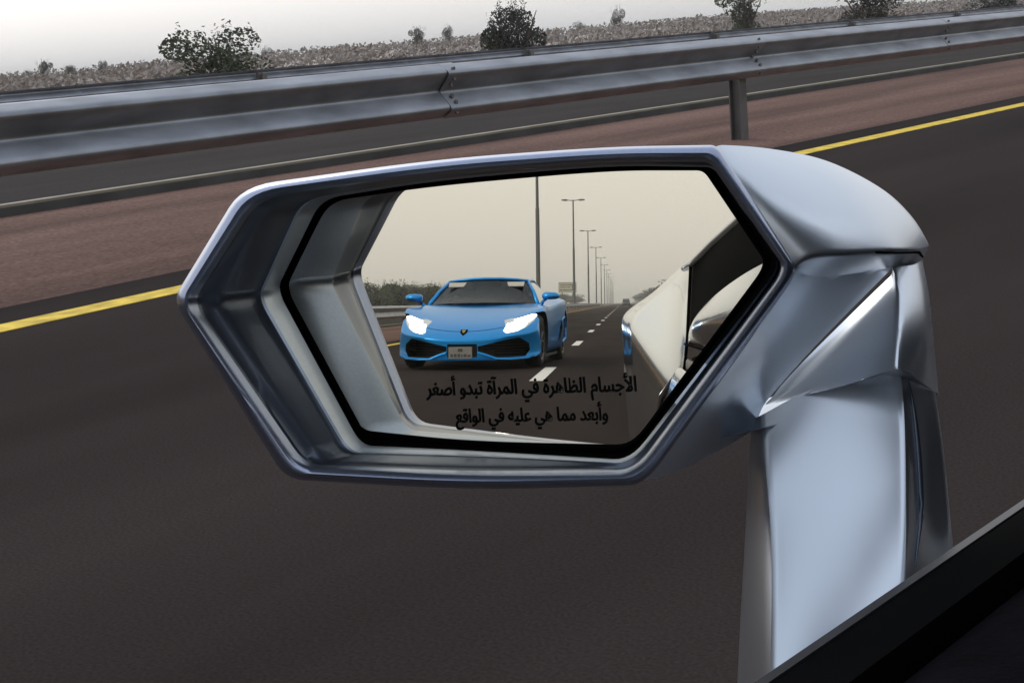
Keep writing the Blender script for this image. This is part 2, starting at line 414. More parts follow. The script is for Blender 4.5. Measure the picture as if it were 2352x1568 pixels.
for i, y in enumerate(LY):
    o = lp if i == 0 else copy_tree(lp); o.location = (-7.5, y, 0)
    tag(o, ('tall tapered double-arm lamp post mirrored behind the blue car, the nearest of the row' if i == 0 else
            'double-arm lamp post mirrored in the median, %s of the receding row' % ords[i]), 'lamp post', 'lamp posts along the median')

# ------------------------------------------------------------------ road sign mirrored in the distance
sg = empty('road_sign', (-10.4, -285, 0)); tag(sg, 'pale rectangular direction sign on two posts mirrored beside a lamp post', 'road sign')
bd = MB().box((-1.55, -.03, 2.9), (1.55, .03, 4.65)).build('board', 'sign_face', sg)
for a, b in (((-1.62, -.04, 2.83), (1.62, .045, 2.9)), ((-1.62, -.04, 4.65), (1.62, .045, 4.72)), ((-1.62, -.04, 2.9), (-1.55, .045, 4.65)), ((1.55, -.04, 2.9), (1.62, .045, 4.65))):
    MB().box(a, b).build('border', 'sign_mark', bd)
rr = random.Random(2)
for z in (4.25, 3.85, 3.3):
    mk = MB(); x = -1.35
    while x < .55:
        l = rr.uniform(.12, .4); mk.box((x, .03, z-rr.uniform(.05, .11)), (x+l, .038, z+rr.uniform(.03, .09))); x += l+.07
    mk.build('lettering', 'sign_mark', bd)
MB().box((.85, .03, 3.2), (1.3, .04, 4.4)).build('arrow_panel', 'sign_green', bd)
for x in (-1.0, 1.0): MB().box((x-.09, -.16, -.06), (x+.09, -.035, 4.5)).build('post', 'pole', sg)

# ------------------------------------------------------------------ far dark car mirrored down the road
fc = empty('far_car', (.45, -350, 0)); tag(fc, 'small dark car far down the road mirrored at the vanishing point', 'car')
sec = [(-2.2, .45, .95, .86), (-1.9, .32, 1.05, .9), (.6, .3, 1.08, .92), (1.9, .32, .95, .9), (2.25, .42, .8, .8)]
MB().loft([[Vector((-x, y, z0)), Vector((x, y, z0)), Vector((x, y, (z0+z1)/2)), Vector((x*.95, y, z1)), Vector((-x*.95, y, z1)), Vector((-x, y, (z0+z1)/2))] for y, z0, z1, x in sec]).build('body', 'far_paint', fc)
cb = MB().loft([[Vector((-x, y, 1.0)), Vector((x, y, 1.0)), Vector((x*.8, y2, z)), Vector((-x*.8, y2, z))] for y, y2, x, z in ((-2.0, -1.8, .8, 1.6), (-.5, -.5, .85, 1.75), (1.0, .3, .82, 1.7))]).build('cabin', 'far_paint', fc)
MB().prism([(-.7, 1.0, 1.08), (.7, 1.0, 1.08), (.58, .45, 1.62), (-.58, .45, 1.62)], (0, .05, .05)).build('windscreen', 'gloss_black', cb)
for s in (-1, 1):
    MB().box((s*.62-.16, 2.15, .62), (s*.62+.16, 2.27, .76)).build('headlight', 'plate', fc)
    for y in (-1.4, 1.4):
        MB().tube([(s*.72, y, .33), (s*.92, y, .33)], .33, 16).build('wheel', 'tyre', fc)

# ------------------------------------------------------------------ the silver car we sit in: mirror frame of reference
def ray(px, py): return C3 @ Vector(((px-1176)/W_/F_, (784-py)/W_/F_, -1)).normalized()
NRM = (-_f - Vector(((1430-1176)/W_/F_, (784-695)/W_/F_, -1)).normalized()).normalized()
if NRM.z < 0: NRM = -NRM
NRM = C3 @ NRM                                # normal of the mirror glass
MC = CAM + ray(1200, 700)*.62                 # centre of the mirror glass, 62 cm from the lens
VC = CAM - 2*(CAM-MC).dot(NRM)*NRM
def P(px, py, wd=0.):                         # point wd metres in front of the glass plane
    r = ray(px, py); return CAM + r*(((MC-CAM).dot(NRM)+wd)/r.dot(NRM))
def T(px, py, t): return CAM + ray(px, py)*t  # point at a distance t
def Q(px, py, y):                             # point of the car's flank as the mirror shows it, at station y
    r = ray(px, py); r = r-2*r.dot(NRM)*NRM; return VC + r*((y-VC.y)/r.y)
ego = empty('silver_sports_car', (.63, -1.2, 0)); EI = Matrix.Translation((-.63, 1.2, 0))
tag(ego, 'silver sports car with the angular wing mirror that fills the picture', 'car')
def part(o, parent=ego):
    if parent is ego: o.matrix_parent_inverse = Matrix.Translation(-ego.location)
    return o
def epart(mb, name, m, parent=ego, **k):
    o = mb.build(name, m, parent, **k)
    if parent is ego: o.matrix_parent_inverse = EI
    return o
def rounded(cor, fr=None, k=6, straight=3):
    """closed loop through rounded corners; every ring made with it has the same count"""
    n = len(cor); out = []
    for i in range(n):
        a, b, c = cor[i-1], cor[i], cor[(i+1) % n]; f = (fr[i] if fr else .2)
        p, q = b.lerp(a, f), b.lerp(c, f)
        for j in range(k+1):
            t = j/k; out.append(p*(1-t)**2+b*2*t*(1-t)+q*t*t)
        nf = (fr[(i+1) % n] if fr else .2); e = c.lerp(b, nf)
        for j in range(1, straight+1): out.append(q.lerp(e, j/(straight+1)))
    return out
FRO = [.10, .18, .4, .4, .07, .08, .10, .4, .10]
WD = [.071, .064, .046, .030, .022, .013, .022, .040, .053]
def ring(pts, wds): return rounded([P(x, y, d) for (x, y), d in zip(pts, wds)], FRO)
def off(a, d): return [x+d for x in a]
def sc_(a, s): return [x*s for x in a]
Oo = [(396, 690), (556, 428), (1000, 366), (1400, 337), (1648, 333), (1836, 622), (1480, 1114), (1080, 1125), (656, 1100)]
Oc = [(406, 691), (564, 434), (1000, 373), (1400, 344), (1643, 342), (1826, 621), (1474, 1106), (1080, 1117), (664, 1093)]
Oi = [(430, 694), (588, 452), (1000, 396), (1400, 367), (1630, 368), (1802, 616), (1460, 1080), (1080, 1088), (692, 1070)]
W1 = [(452, 693), (602, 455), (1000, 401), (1400, 372), (1632, 374), (1800, 614), (1458, 1074), (1080, 1080), (706, 1063)]
W2 = [(592, 682), (694, 458), (1000, 409), (1400, 376), (1638, 380), (1796, 611), (1452, 1064), (1080, 1046), (800, 1042)]
G1 = [(636, 664), (738, 457), (1000, 415), (1400, 380), (1638, 384), (1792, 609), (1448, 1056), (1080, 1034), (829, 1022)]
G2 = [(648, 662), (751, 461), (1000, 424), (1400, 388), (1620, 388), (1765, 606), (1452, 1030), (1080, 1018), (824, 990)]
GL = [(650, 662), (754, 463), (1000, 427), (1400, 392), (1616, 392), (1760, 606), (1450, 1022), (1080, 1014), (826, 988)]
def mixp(A, B, t): return [((a[0]*(1-t)+b[0]*t), (a[1]*(1-t)+b[1]*t)) for a, b in zip(A, B)]

sh = MB()
# outer shell behind the rim: rings shrinking towards the front of the housing
ctr = [(1150, 720)]*9
shell_px = [Oo, mixp(Oo, ctr, .02), mixp(Oo, ctr, .10), mixp(Oo, ctr, .24), mixp(Oo, ctr, .48), mixp(Oo, ctr, .80)]
shell_w = [off(WD, -.003), off(WD, -.020), [d*.35-.030 for d in WD], [d*.1-.060 for d in WD], [-.085]*9, [-.100]*9]
sh.loft([ring(a, b) for a, b in zip(shell_px, shell_w)], cap=False)
sh.add(ring(shell_px[-1], shell_w[-1]), [tuple(range(len(ring(Oo, WD))))])
hous = epart(sh, 'mirror_housing', 'silver_paint', sm=1.2)
hous['label'] = 'silver shell of the wing mirror'
# rounded rim and the deep inner wall around the glass
rim = MB()
rr_ = [ring(Oo, off(WD, -.003)), ring(mixp(Oo, Oc, .45), off(WD, .0015)), ring(Oc, off(WD, .0032)), ring(mixp(Oc, Oi, .35), off(WD, .0040)), ring(mixp(Oc, Oi, .7), off(WD, .0026)), ring(Oi, off(WD, -.001)), ring(mixp(Oi, W1, .6), off(WD, -.0045))]
rim.loft(rr_, cap=False)
epart(rim, 'rim', 'silver_shaded', hous, sm=1.2)
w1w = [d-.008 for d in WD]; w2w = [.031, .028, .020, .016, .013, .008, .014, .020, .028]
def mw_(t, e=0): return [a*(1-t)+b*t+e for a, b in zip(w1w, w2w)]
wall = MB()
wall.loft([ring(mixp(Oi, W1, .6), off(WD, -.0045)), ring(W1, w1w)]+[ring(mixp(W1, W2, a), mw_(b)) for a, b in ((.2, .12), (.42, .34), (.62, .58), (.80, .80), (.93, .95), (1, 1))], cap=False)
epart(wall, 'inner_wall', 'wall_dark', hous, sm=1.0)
cham = MB()
cham.loft([ring(W2, w2w), ring(mixp(W2, G1, .15), [d*.97 for d in w2w]), ring(G1, [.011]*9), ring(G1, [.004]*9)], cap=False)
epart(cham, 'chamfer', 'silver_satin', hous, sm=.5)
gask = MB()
gask.loft([ring(G1, [.004]*9), ring(mixp(G1, G2, .5), [-.002]*9), ring(G2, [.0005]*9), ring(GL, [.0006]*9), ring(GL, [-.004]*9)], cap=False)
epart(gask, 'gasket', 'rubber', hous, sm=.6)
gl = MB(); gr = ring(GL, [0]*9)
gl.add(gr, [tuple(range(len(gr)))])
glass = epart(gl, 'mirror_glass', 'mirror_silvering', hous, fix=False)
glass['label'] = 'mirror glass showing the blue car and the road behind'

# faceted inboard side of the housing
fa = MB()
rimR = [P(1640, 340, .016), P(1692, 409, .0145), P(1757, 505, .0115), P(1826, 612, .007)]
R0 = [P(1826, 622, .006), P(1737, 760, .009), P(1632, 905, .012), P(1474, 1106, .015)]
A_top = [rimR[0], P(1648, 333, .014), P(1770, 342, -.018), P(1900, 370, -.048), P(2020, 430, -.072), P(2090, 492, -.086), P(2136, 566, -.094)]
A_bot = [rimR[-1], P(1862, 586, .004), P(1950, 583, -.009), P(2050, 578, -.034), P(2105, 574, -.066), P(2136, 566, -.094)]
fa.grid(coons(A_bot, A_top, list(reversed(rimR)), [P(2136, 566, -.094)]*2, 28, 20, .003))
slab_b = [R0[0], P(1880, 636, -.008), P(1960, 628, -.031), P(2050, 615, -.057), P(2098, 608, -.070), P(2118, 596, -.088)]
fa.grid(coons(slab_b, A_bot, [slab_b[0], A_bot[0]], [slab_b[-1], A_bot[-1]], 28, 5, 0))
K = [P(2050, 630, -.059), P(1985, 692, -.0509), P(1920, 755, -.0427), P(1850, 825, -.0340), P(1790, 890, -.0265), P(1755, 930, -.022)]
K2 = [K[-1], P(1742, 958, -.023), P(1735, 985, -.024)]
un_b = [R0[-1], P(1560, 1080, .002), P(1660, 1030, -.013), K2[-1]]
sl4 = slab_b[:4]
fa.grid(coons(R0, K+K2[1:], sl4, un_b, 24, 22, .001))
J = [P(2062, 848, -.004), P(1940, 884, -.0115), P(1830, 912, -.0180), P(1755, 930, -.022)]
E0 = [J[0], P(2064, 740, -.026), K[0]]
fa.grid(coons(list(reversed(J)), list(reversed(K)), [J[-1], J[-1]], E0, 24, 14, -.002))
en_r = [P(2156, 905, -.055), P(2146, 800, -.068), P(2134, 680, -.084), slab_b[-1]]
J2 = [J[0], P(2108, 872, -.022), P(2156, 905, -.055)]
fa.grid(coons(J2, [K[0], slab_b[3], slab_b[4], slab_b[5]], E0, en_r, 10, 14, .002))
# rolled lower lip turning under
Jl = list(reversed(J))+J2[1:]; Ju = [p+C3 @ Vector((0, -.003, -.022))*min(1, .02+i_*.25) for i_, p in enumerate(Jl)]
fa.grid(coons(Ju, Jl, [Ju[0], Jl[0]], [Ju[-1], Jl[-1]], 30, 5, 0))
o = epart(fa, 'inboard_panel', 'silver_paint', hous, merge=.0007, sm=1.3); subsurf(o, 2)
# back of the housing facing the road ahead, closing the wedge
bk = MB()
bk.grid(coons([P(1745, 985, -.005), P(1950, 930, -.03), P(2156, 907, -.051)], [P(1300, 1090, -.02), P(1500, 1020, -.085), P(1800, 900, -.12)], [P(1745, 985, -.005), P(1300, 1090, -.02)], [P(2156, 907, -.051), P(1800, 900, -.12)], 10, 8))
epart(bk, 'underside', 'silver_satin', hous, sm=1.2)
# slim dark shut line on the shoulder
tl = MB().tube([A_bot[2].lerp(A_bot[3], .6)+C3 @ Vector((0, 0, .0006)), A_bot[3]+C3 @ Vector((.001, -.0005, .0008)), A_bot[4]+C3 @ Vector((.001, -.001, .0008)), slab_b[5]+C3 @ Vector((0, .001, .0005))], .0005, 6); epart(tl, 'shut_line', 'rubber', hous)

# lettering on the glass: Arabic, laid out with presentation forms
FORMS = {'ا': (0xFE8D, 2), 'أ': (0xFE83, 2), 'آ': (0xFE81, 2), 'ب': (0xFE8F, 4), 'ة': (0xFE93, 2), 'ت': (0xFE95, 4), 'ج': (0xFE9D, 4), 'د': (0xFEA9, 2),
         'ر': (0xFEAD, 2), 'س': (0xFEB1, 4), 'ص': (0xFEB9, 4), 'ظ': (0xFEC5, 4), 'ع': (0xFEC9, 4), 'غ': (0xFECD, 4), 'ف': (0xFED1, 4), 'ق': (0xFED5, 4),
         'ل': (0xFEDD, 4), 'م': (0xFEE1, 4), 'ه': (0xFEE9, 4), 'و': (0xFEED, 2), 'ي': (0xFEF1, 4), '\u0001': (0xFEF7, 2)}
def shape(s):
    s = s.replace('لأ', '\u0001'); out = []
    for i, ch in enumerate(s):
        if ch not in FORMS: out.append(ch); continue
        base, nf = FORMS[ch]
        pj = i > 0 and s[i-1] in FORMS and FORMS[s[i-1]][1] == 4
        nj = nf == 4 and i+1 < len(s) and s[i+1] in FORMS
        out.append(chr(base + (3 if pj and nj else 2 if nj else 1 if pj else 0)))
    return ''.join(reversed(out))
def letters(txt, xl, xr, ybase_l, ybase_r, hscale):
    cu = bpy.data.curves.new('lettering', 'FONT'); cu.body = shape(txt); cu.size = 1; cu.offset = .008; cu.resolution_u = 2; cu.bevel_depth = .016; cu.bevel_resolution = 1
    to = bpy.data.objects.new('lettering', cu); COL.objects.link(to); bpy.context.view_layer.update()
    me = bpy.data.meshes.new_from_object(to.evaluated_get(bpy.context.evaluated_depsgraph_get()))
    bpy.data.objects.remove(to)
    x0 = min(v.co.x for v in me.vertices); x1 = max(v.co.x for v in me.vertices)
    a, b = P(xl, ybase_l, .0004), P(xr, ybase_r, .0004); ex = (b-a)/(x1-x0); ey = NRM.cross(ex.normalized()).normalized()*ex.length*hscale
    for v in me.vertices: v.co = a+ex*(v.co.x-x0)+ey*v.co.y+NRM*(ex.length*v.co.z)
    return link('lettering', me, 'lettering', hous)
letters('الأجسام الظاهرة في المرآة تبدو أصغر', 978, 1462, 908, 898, 1.30)
letters('وأبعد مما هي عليه في الواقع', 1046, 1396, 970, 964, 1.30)

# ------------------------------------------------------------------ stalk
st = MB()
S_left = [T(1745, 955, .612), T(1768, 1180, .584), T(1773, 1360, .561), T(1768, 1600, .531)]
S_cr = [T(2068, 840, .612), T(2078, 960, .598), T(2082, 1150, .581), T(2080, 1400, .560)]
st.grid(coons([S_left[0], T(1850, 900, .612), T(1960, 866, .612), S_cr[0]], [S_left[-1], T(1930, 1500, .543), S_cr[-1]], S_left, S_cr, 22, 22, .008))
S_r = [T(2152, 890, .640), T(2180, 1060, .628), T(2208, 1320, .608)]
GF = coons([S_cr[0], T(2110, 856, .622), S_r[0]], [S_cr[-1], T(2140, 1360, .588), S_r[-1]], S_cr, S_r, 9, 22, .002)
st.grid(GF)
S_bk = [T(1722, 965, .64), T(1712, 1180, .627), T(1698, 1400, .613), T(1684, 1620, .60)]
st.grid(coons([S_bk[0], S_left[0]], [S_bk[-1], S_left[-1]], S_bk, S_left, 7, 22, -.002))
st.grid(coons([S_r[0], T(1950, 950, .70), S_bk[0]], [S_r[-1], T(1950, 1420, .66), S_bk[-1]], S_r, S_bk, 10, 22, 0))
o = epart(st, 'mirror_stalk', 'silver_paint', merge=.0006, sm=1.0); subsurf(o, 1)
o['label'] = 'broad silver foot carrying the wing mirror'
def gfp(u, v):
    i0, j0 = min(int(u), 7), min(int(v), 20); a, b = u-i0, v-j0
    return GF[j0][i0]*(1-a)*(1-b)+GF[j0][i0+1]*a*(1-b)+GF[j0+1][i0]*(1-a)*b+GF[j0+1][i0+1]*a*b
sl = MB().tube([gfp(1.0+2.2*sin(pi*.5*min(1, k/12))-(max(0, k-12)*.35), 1+k*1.05)+C3 @ Vector((.0002, 0, .0005)) for k in range(17)], [.0002+.0011*sin(pi*k/16) for k in range(17)], 8)
epart(sl, 'seam', 'wall_dark', o, sm=1)

# ------------------------------------------------------------------ door top, seal and inner door card
e1, e2 = Vector((-1, 1.748, -.876)), Vector((-1, 2.703, -.904))
b1, b2 = CAM+e1*.216, CAM+e2*.211; dv = (b2-b1)/(b2.y-b1.y)
def belt(y, dx=0, dz=0): return b1+dv*(y-b1.y)+Vector((dx, 0, dz))
ys = [-.95+.05*i for i in range(40)]
def strip(prof, y0=-.98, y1=1.0):
    return MB().loft([[belt(y, dx, dz) for dx, dz in prof] for y in [y0+(y1-y0)*i/24 for i in range(25)]])
epart(strip([(-.005, -.012), (-.0045, -.002), (-.0025, .0005), (.001, .0005), (.002, -.012)]), 'window_trim', 'trim', sm=.8)
epart(strip([(.003, -.02), (.003, .001), (.010, .004), (.020, .0075), (.031, .0095), (.034, -.02)]), 'window_seal', 'rubber', sm=.8)
epart(strip([(.036, -.05), (.036, .002), (.050, .010), (.080, .013), (.105, .005), (.120, -.06), (.130, -.30), (.036, -.30)]), 'door_card', 'interior', sm=.8)
# outer flank: door skin and haunch as the mirror shows them
def gridy(rows): return MB().grid(rows)
rows = []
for i in range(24):
    y = -1.0+1.9*i/23; t = i/23
    kk = max(0, min(1, (.15-y)/.4)); b = belt(y, -.005-.008*kk, -.022+.012*kk)
    rows.append([b, b+Vector((-.010, 0, -.012)), b+Vector((-.018, 0, -.05)), b+Vector((-.020-.004*(1-t), 0, -.14)), b+Vector((-.022, 0, -.26)), b+Vector((-.012, 0, -.42)), b+Vector((.03, 0, -.56)), b+Vector((.06, 0, -.60))])
dr = epart(gridy(rows), 'door', 'silver_gloss', sm=1.2); subsurf(dr, 1)
qa = MB()
q_r = [Q(1588, 604, -1.06), Q(1584, 690, -1.04), Q(1580, 778, -1.015), Q(1572, 860, -1.01), Q(1560, 960, -1.01), Q(1548, 1060, -1.01), Q(1540, 1180, -1.01)]
q_l = [Q(1592, 602, -1.95), Q(1535, 655, -1.80), Q(1452, 733, -1.65), Q(1450, 800, -1.65), Q(1452, 900, -1.65), Q(1458, 1000, -1.65), Q(1466, 1100, -1.65)]
qa.grid(coons([q_l[-1], Q(1500, 1140, -1.3), q_r[-1]], [q_l[0], Q(1592, 604, -1.5), q_r[0]], list(reversed(q_l)), list(reversed(q_r)), 20, 26, 0))
q_b = [v+Vector((.10+.05*(i == 0), -1.5, -.10 if i < 2 else -.02)) for i, v in enumerate(q_l)]
q_m = [v+Vector((-.002, -.55, -.01)) for v in q_l]
qa.grid(coons([q_b[-1], q_m[-1], q_l[-1]], [q_b[0], q_m[0], q_l[0]], list(reversed(q_b)), list(reversed(q_l)), 20, 26, 0))
qt = [q_b[0]+Vector((.5, 0, .0)), q_m[0]+Vector((.5, 0, .05)), q_l[0]+Vector((.5, 0, .08)), q_r[0]+Vector((.5, 0, .10))]
qa.grid(coons([q_b[0], q_m[0], q_l[0], q_r[0]], qt, [q_b[0], qt[0]], [q_r[0], qt[-1]], 20, 6, 0))
qo = epart(qa, 'rear_fender', 'silver_gloss', merge=.002, sm=1.2); subsurf(qo, 1)
qo['label'] = 'silver rear haunch seen in the mirror'
# scoop fins and shut line on the haunch
GQ = coons([q_l[-1], Q(1500, 1140, -1.3), q_r[-1]], [q_l[0], Q(1592, 604, -1.5), q_r[0]], list(reversed(q_l)), list(reversed(q_r)), 20, 26, 0)
def gq(i_, j_):
    i0, j0 = min(int(i_), 18), min(int(j_), 24); a, b = i_-i0, j_-j0
    return GQ[j0][i0]*(1-a)*(1-b)+GQ[j0][i0+1]*a*(1-b)+GQ[j0+1][i0]*(1-a)*b+GQ[j0+1][i0+1]*a*b
ik = MB(); ik.grid([[gq(13+4.4*v+(4.6-4.6*v)*u*.9, 7.5+5*v)+Vector((-.0025-.004*(u*(1-u)), 0, 0)) for u in [k/6 for k in range(7)]] for v in [k/8 for k in range(9)]])
epart(ik, 'side_intake', 'gloss_black', qo, sm=1)
epart(MB().tube([gq(12.6, 7)+Vector((-.002, 0, 0)), gq(14.4, 9.4)+Vector((-.005, 0, 0)), gq(17.2, 13)+Vector((-.002, 0, 0))], [.002, .004, .002], 8), 'intake_fin', 'silver_gloss', qo, sm=1)
epart(MB().tube([v+Vector((-.001, .004, 0)) for v in q_r], .0022, 6), 'shut_line', 'rubber', qo)
# cabin side: black quarter window above a silver panel added as the sky's reflection in the glass, roof rail over it
sh_t = [Q(1584, 772, -1.0), Q(1602, 722, -.82), Q(1640, 680, -.62), Q(1700, 635, -.42), Q(1765, 598, -.26)]
sh_b = [Q(1578, 790, -1.0), Q(1612, 800, -.8), Q(1660, 815, -.6), Q(1720, 838, -.42), Q(1790, 870, -.26)]
shp = MB(); shp.grid(coons(sh_b, sh_t, [sh_b[0], sh_t[0]], [sh_b[-1], sh_t[-1]], 20, 10, -.014))
sho = epart(shp, 'window_reflection', 'silver_gloss', sm=1.2)
epart(MB().tube([v+Vector((-.003, 0, 0)) for v in sh_b], .0016, 6), 'shut_line', 'rubber', sho)
qw_t = [Q(1592, 604, -1.05), Q(1640, 556, -.85), Q(1700, 503, -.60), Q(1790, 430, -.30)]
qw = MB(); qw.grid(coons(sh_t, qw_t, [sh_t[0], qw_t[0]], [sh_t[-1], qw_t[-1]], 16, 10, -.004))
epart(qw, 'quarter_window', 'rubber', sm=1.2)
rf = MB(); rl = [v+Vector((.012, 0, .002)) for v in qw_t]
rf.tube([qw_t[0]+Vector((0, -.3, 0))]+qw_t, .006, 10)
epart(rf, 'roof_rail', 'silver_paint', sm=.9)
rp = MB(); rt = [v+Vector((.62, .05, .10)) for v in qw_t]
rp.grid(coons(qw_t, rt, [qw_t[0], rt[0]], [qw_t[-1], rt[-1]], 10, 8, 0))
epart(rp, 'roof', 'gloss_black', sm=1.2)
# rest of the cabin: A-pillar, windscreen, roof lining, dashboard, bonnet, seats
epart(MB().tube([Vector((-.24, 1.02, .76)), Vector((-.20, .74, .86)), Vector((-.155, .46, .985)), Vector((-.09, .14, 1.115)), Vector((.10, .18, 1.155)), Vector((.63, .22, 1.175)), Vector((1.16, .18, 1.155)), Vector((1.35, .14, 1.115)), Vector((1.5, 1.02, .76))], [.026, .024, .022, .022, .02, .02, .02, .022, .026], 12), 'pillar', 'silver_paint', sm=1)
wsg = MB(); wsg.grid(coons([Vector((-.20, .98, .79)), Vector((.63, 1.32, .80)), Vector((1.46, .98, .79))], [Vector((-.09, .12, 1.12)), Vector((.63, .22, 1.165)), Vector((1.35, .12, 1.12))], [Vector((-.20, .98, .79)), Vector((-.09, .12, 1.12))], [Vector((1.46, .98, .79)), Vector((1.35, .12, 1.12))], 16, 10, .01))
epart(wsg, 'windscreen', 'clear_glass', sm=1.2)
epart(MB().loft([[Vector((-.13, y, .35)), Vector((1.39, y, .35)), Vector((1.36, y, z)), Vector((-.10, y, z))] for y, z in ((.62, .74), (.72, .80), (1.0, .79))]), 'dashboard', 'interior', sm=.6)
epart(MB().box((1.40, -1.1, .3), (1.46, 1.0, 1.0)), 'far_door', 'interior')
epart(MB().box((-.10, -1.25, .28), (1.38, -1.15, 1.05)), 'bulkhead', 'interior')
epart(MB().box((-.10, -1.2, .2), (1.38, .9, .26)), 'floor', 'interior')
for xs in (.27, .99):
    bevel(epart(MB().loft([[Vector((xs-w2, y, z)), Vector((xs+w2, y, z)), Vector((xs+w2, y-.14, z)), Vector((xs-w2, y-.14, z))] for w2, y, z in ((.23, -.48, .30), (.25, -.62, .70), (.16, -.70, .88), (.12, -.73, 1.02))]), 'seat', 'interior'), .03)
bn = MB(); bn.grid(coons([Vector((-.20, 1.0, .785)), Vector((.63, 1.34, .80)), Vector((1.46, 1.0, .785))], [Vector((-.22, 2.15, .52)), Vector((.63, 2.6, .42)), Vector((1.48, 2.15, .52))], [Vector((-.20, 1.0, .785)), Vector((-.30, 1.6, .74)), Vector((-.22, 2.15, .52))], [Vector((1.46, 1.0, .785)), Vector((1.56, 1.6, .74)), Vector((1.48, 2.15, .52))], 18, 12, .02))
epart(bn, 'bonnet', 'silver_paint', sm=1.2)
wg = MB(); wl = [Vector((-.22, .92, .75)), Vector((-.32, 1.55, .72)), Vector((-.22, 2.2, .50))]
wg.grid(coons([v+Vector((.06, 0, -.45)) for v in wl], wl, [wl[0]+Vector((.06, 0, -.45)), wl[0]+Vector((-.03, 0, -.25)), wl[0]], [wl[2]+Vector((.06, 0, -.45)), wl[2]], 12, 10, 0))
epart(wg, 'front_fender', 'silver_paint', sm=1.2)

# ------------------------------------------------------------------ blue sports car following in the left lane (seen in the mirror)
bc = empty('blue_sports_car', (-2.42, -18.95, .03), radians(3.7)); bc.scale = (1.03, 1.03, 1.03)
tag(bc, 'bright blue low sports car with lit headlights following in the left lane', 'car')
ST = [  # y, bow, zb, xb, p2, p3, p4, p5, p6, p7z
 (0.00, .62, .11, .89, (.925, .17), (.94, .30), (.89, .43), (.62, .395), (.32, .36), .35),
 (-.10, .60, .105, .89, (.93, .17), (.945, .34), (.885, .52), (.65, .47), (.34, .435), .425),
 (-.32, .52, .11, .88, (.94, .18), (.945, .40), (.905, .615), (.68, .565), (.37, .535), .53),
 (-.66, .36, .11, .85, (.945, .20), (.96, .45), (.93, .725), (.71, .67), (.42, .635), .63),
 (-1.02, .16, .11, .85, (.95, .20), (.965, .48), (.935, .775), (.76, .74), (.47, .715), .715),
 (-1.45, .05, .11, .84, (.92, .20), (.93, .48), (.91, .76), (.80, .79), (.52, .80), .805),
 (-2.1, 0, .11, .84, (.89, .20), (.915, .50), (.88, .75), (.80, .81), (.5, .83), .83),
 (-2.85, 0, .11, .85, (.92, .20), (.965, .50), (.945, .80), (.82, .87), (.5, .90), .90),
 (-3.5, 0, .12, .87, (.95, .22), (.978, .55), (.95, .85), (.80, .90), (.5, .93), .93),
 (-4.15, 0, .20, .85, (.90, .30), (.93, .55), (.90, .83), (.78, .88), (.5, .90), .90),
 (-4.42, 0, .30, .78, (.84, .36), (.88, .55), (.86, .79), (.74, .83), (.48, .85), .85)]
def body_ring(s):
    y, bow, zb, xb, p2, p3, p4, p5, p6, z7 = s
    def pt(x, z): return Vector((x, y-bow*(abs(x)/.95)**3.6, z))
    bot = [pt(xb*f, zb) for f in (-1, -.66, -.33, 0, .33, .66, 1)]
    top = [pt(-p4[0], p4[1]), pt(-p5[0], p5[1]), pt(-p6[0], p6[1]), pt(0, z7), pt(*p6), pt(*p5), pt(*p4)]
    return bot, [pt(*p2), pt(*p3)], top, [pt(-p2[0], p2[1]), pt(-p3[0], p3[1])]
def full(s):
    b, r_, t_, l_ = body_ring(s); return b+r_+t_[::-1]+l_[::-1]
mb = MB(); mb.loft([full(s) for s in ST], cap=False)
for s in (ST[0], ST[-1]):
    b, r_, t_, l_ = body_ring(s)
    def row(a, c): return [a]+[a.lerp(c, f)+Vector((0, 0, 0)) for f in (.17, .33, .5, .67, .83)]+[c]
    m1 = [b[i].lerp(t_[i], .28) for i in range(7)]; m2 = [b[i].lerp(t_[i], .62) for i in range(7)]
    m1[0], m1[-1] = l_[0], r_[0]; m2[0], m2[-1] = l_[1], r_[1]
    mb.grid([b, m1, m2, t_])
body = mb.build('body', None, bc, merge=.0005, sm=3)
bm = bmesh.new(); bm.from_mesh(body.data); cl = bm.edges.layers.float.new('crease_edge')
def near(p): return min(bm.verts, key=lambda v: (v.co-p).length_squared)
def crease_chain(pts, val):
    vs = [near(p) for p in pts]
    for a, b in zip(vs, vs[1:]):
        e = bm.edges.get((a, b))
        if e: e[cl] = val
RG = [body_ring(s_) for s_ in ST]
for q in (0, 6): crease_chain([r_[2][q] for r_ in RG], .55)          # fender crease
for q in (1, 5): crease_chain([r_[2][q] for r_ in RG[:7]], .35)      # bonnet edge
for q in (1, 3): crease_chain([r_[q][0] for r_ in RG], .6)           # sill crease
crease_chain(RG[0][0], .8); crease_chain(RG[0][2], .45); crease_chain([RG[0][0][0], RG[0][3][0]], .6); crease_chain([RG[0][0][-1], RG[0][1][0]], .6)
bm.to_mesh(body.data); bm.free()
subsurf(body, 3); bake(body)
body.data.materials.append(MAT['blue_paint']); body.data.materials.append(MAT['car_black'])
FPANEL = BVHTree.FromObject(body, bpy.context.evaluated_depsgraph_get())     # smooth skin before the openings are cut
cut = MB()
for s in (-1, 1):
    for y in (-.97, -3.58): cut.tube([(s*.72, y, .335), (s*1.2, y, .335)], .362, 36)
    poly = [(.20, .268), (.56, .352), (.70, .372), (.80, .30), (.81, .215), (.76, .135), (.43, .125), (.20, .205)]
    cut.add([Vector((s*x, .3, z)) for x, z in poly]+[Vector((s*x, -.16-.55*(x/.8)**2, z)) for x, z in poly],
            [tuple(range(8)), tuple(range(15, 7, -1))]+[(i, i+8, (i+1) % 8+8, (i+1) % 8) for i in range(8)])
    sp = [(-2.75, .26), (-2.95, .30), (-3.08, .44), (-2.98, .56), (-2.80, .44)]
    cut.prism([(s*1.1, y, z) for y, z in sp], (-s*.32, 0, 0))
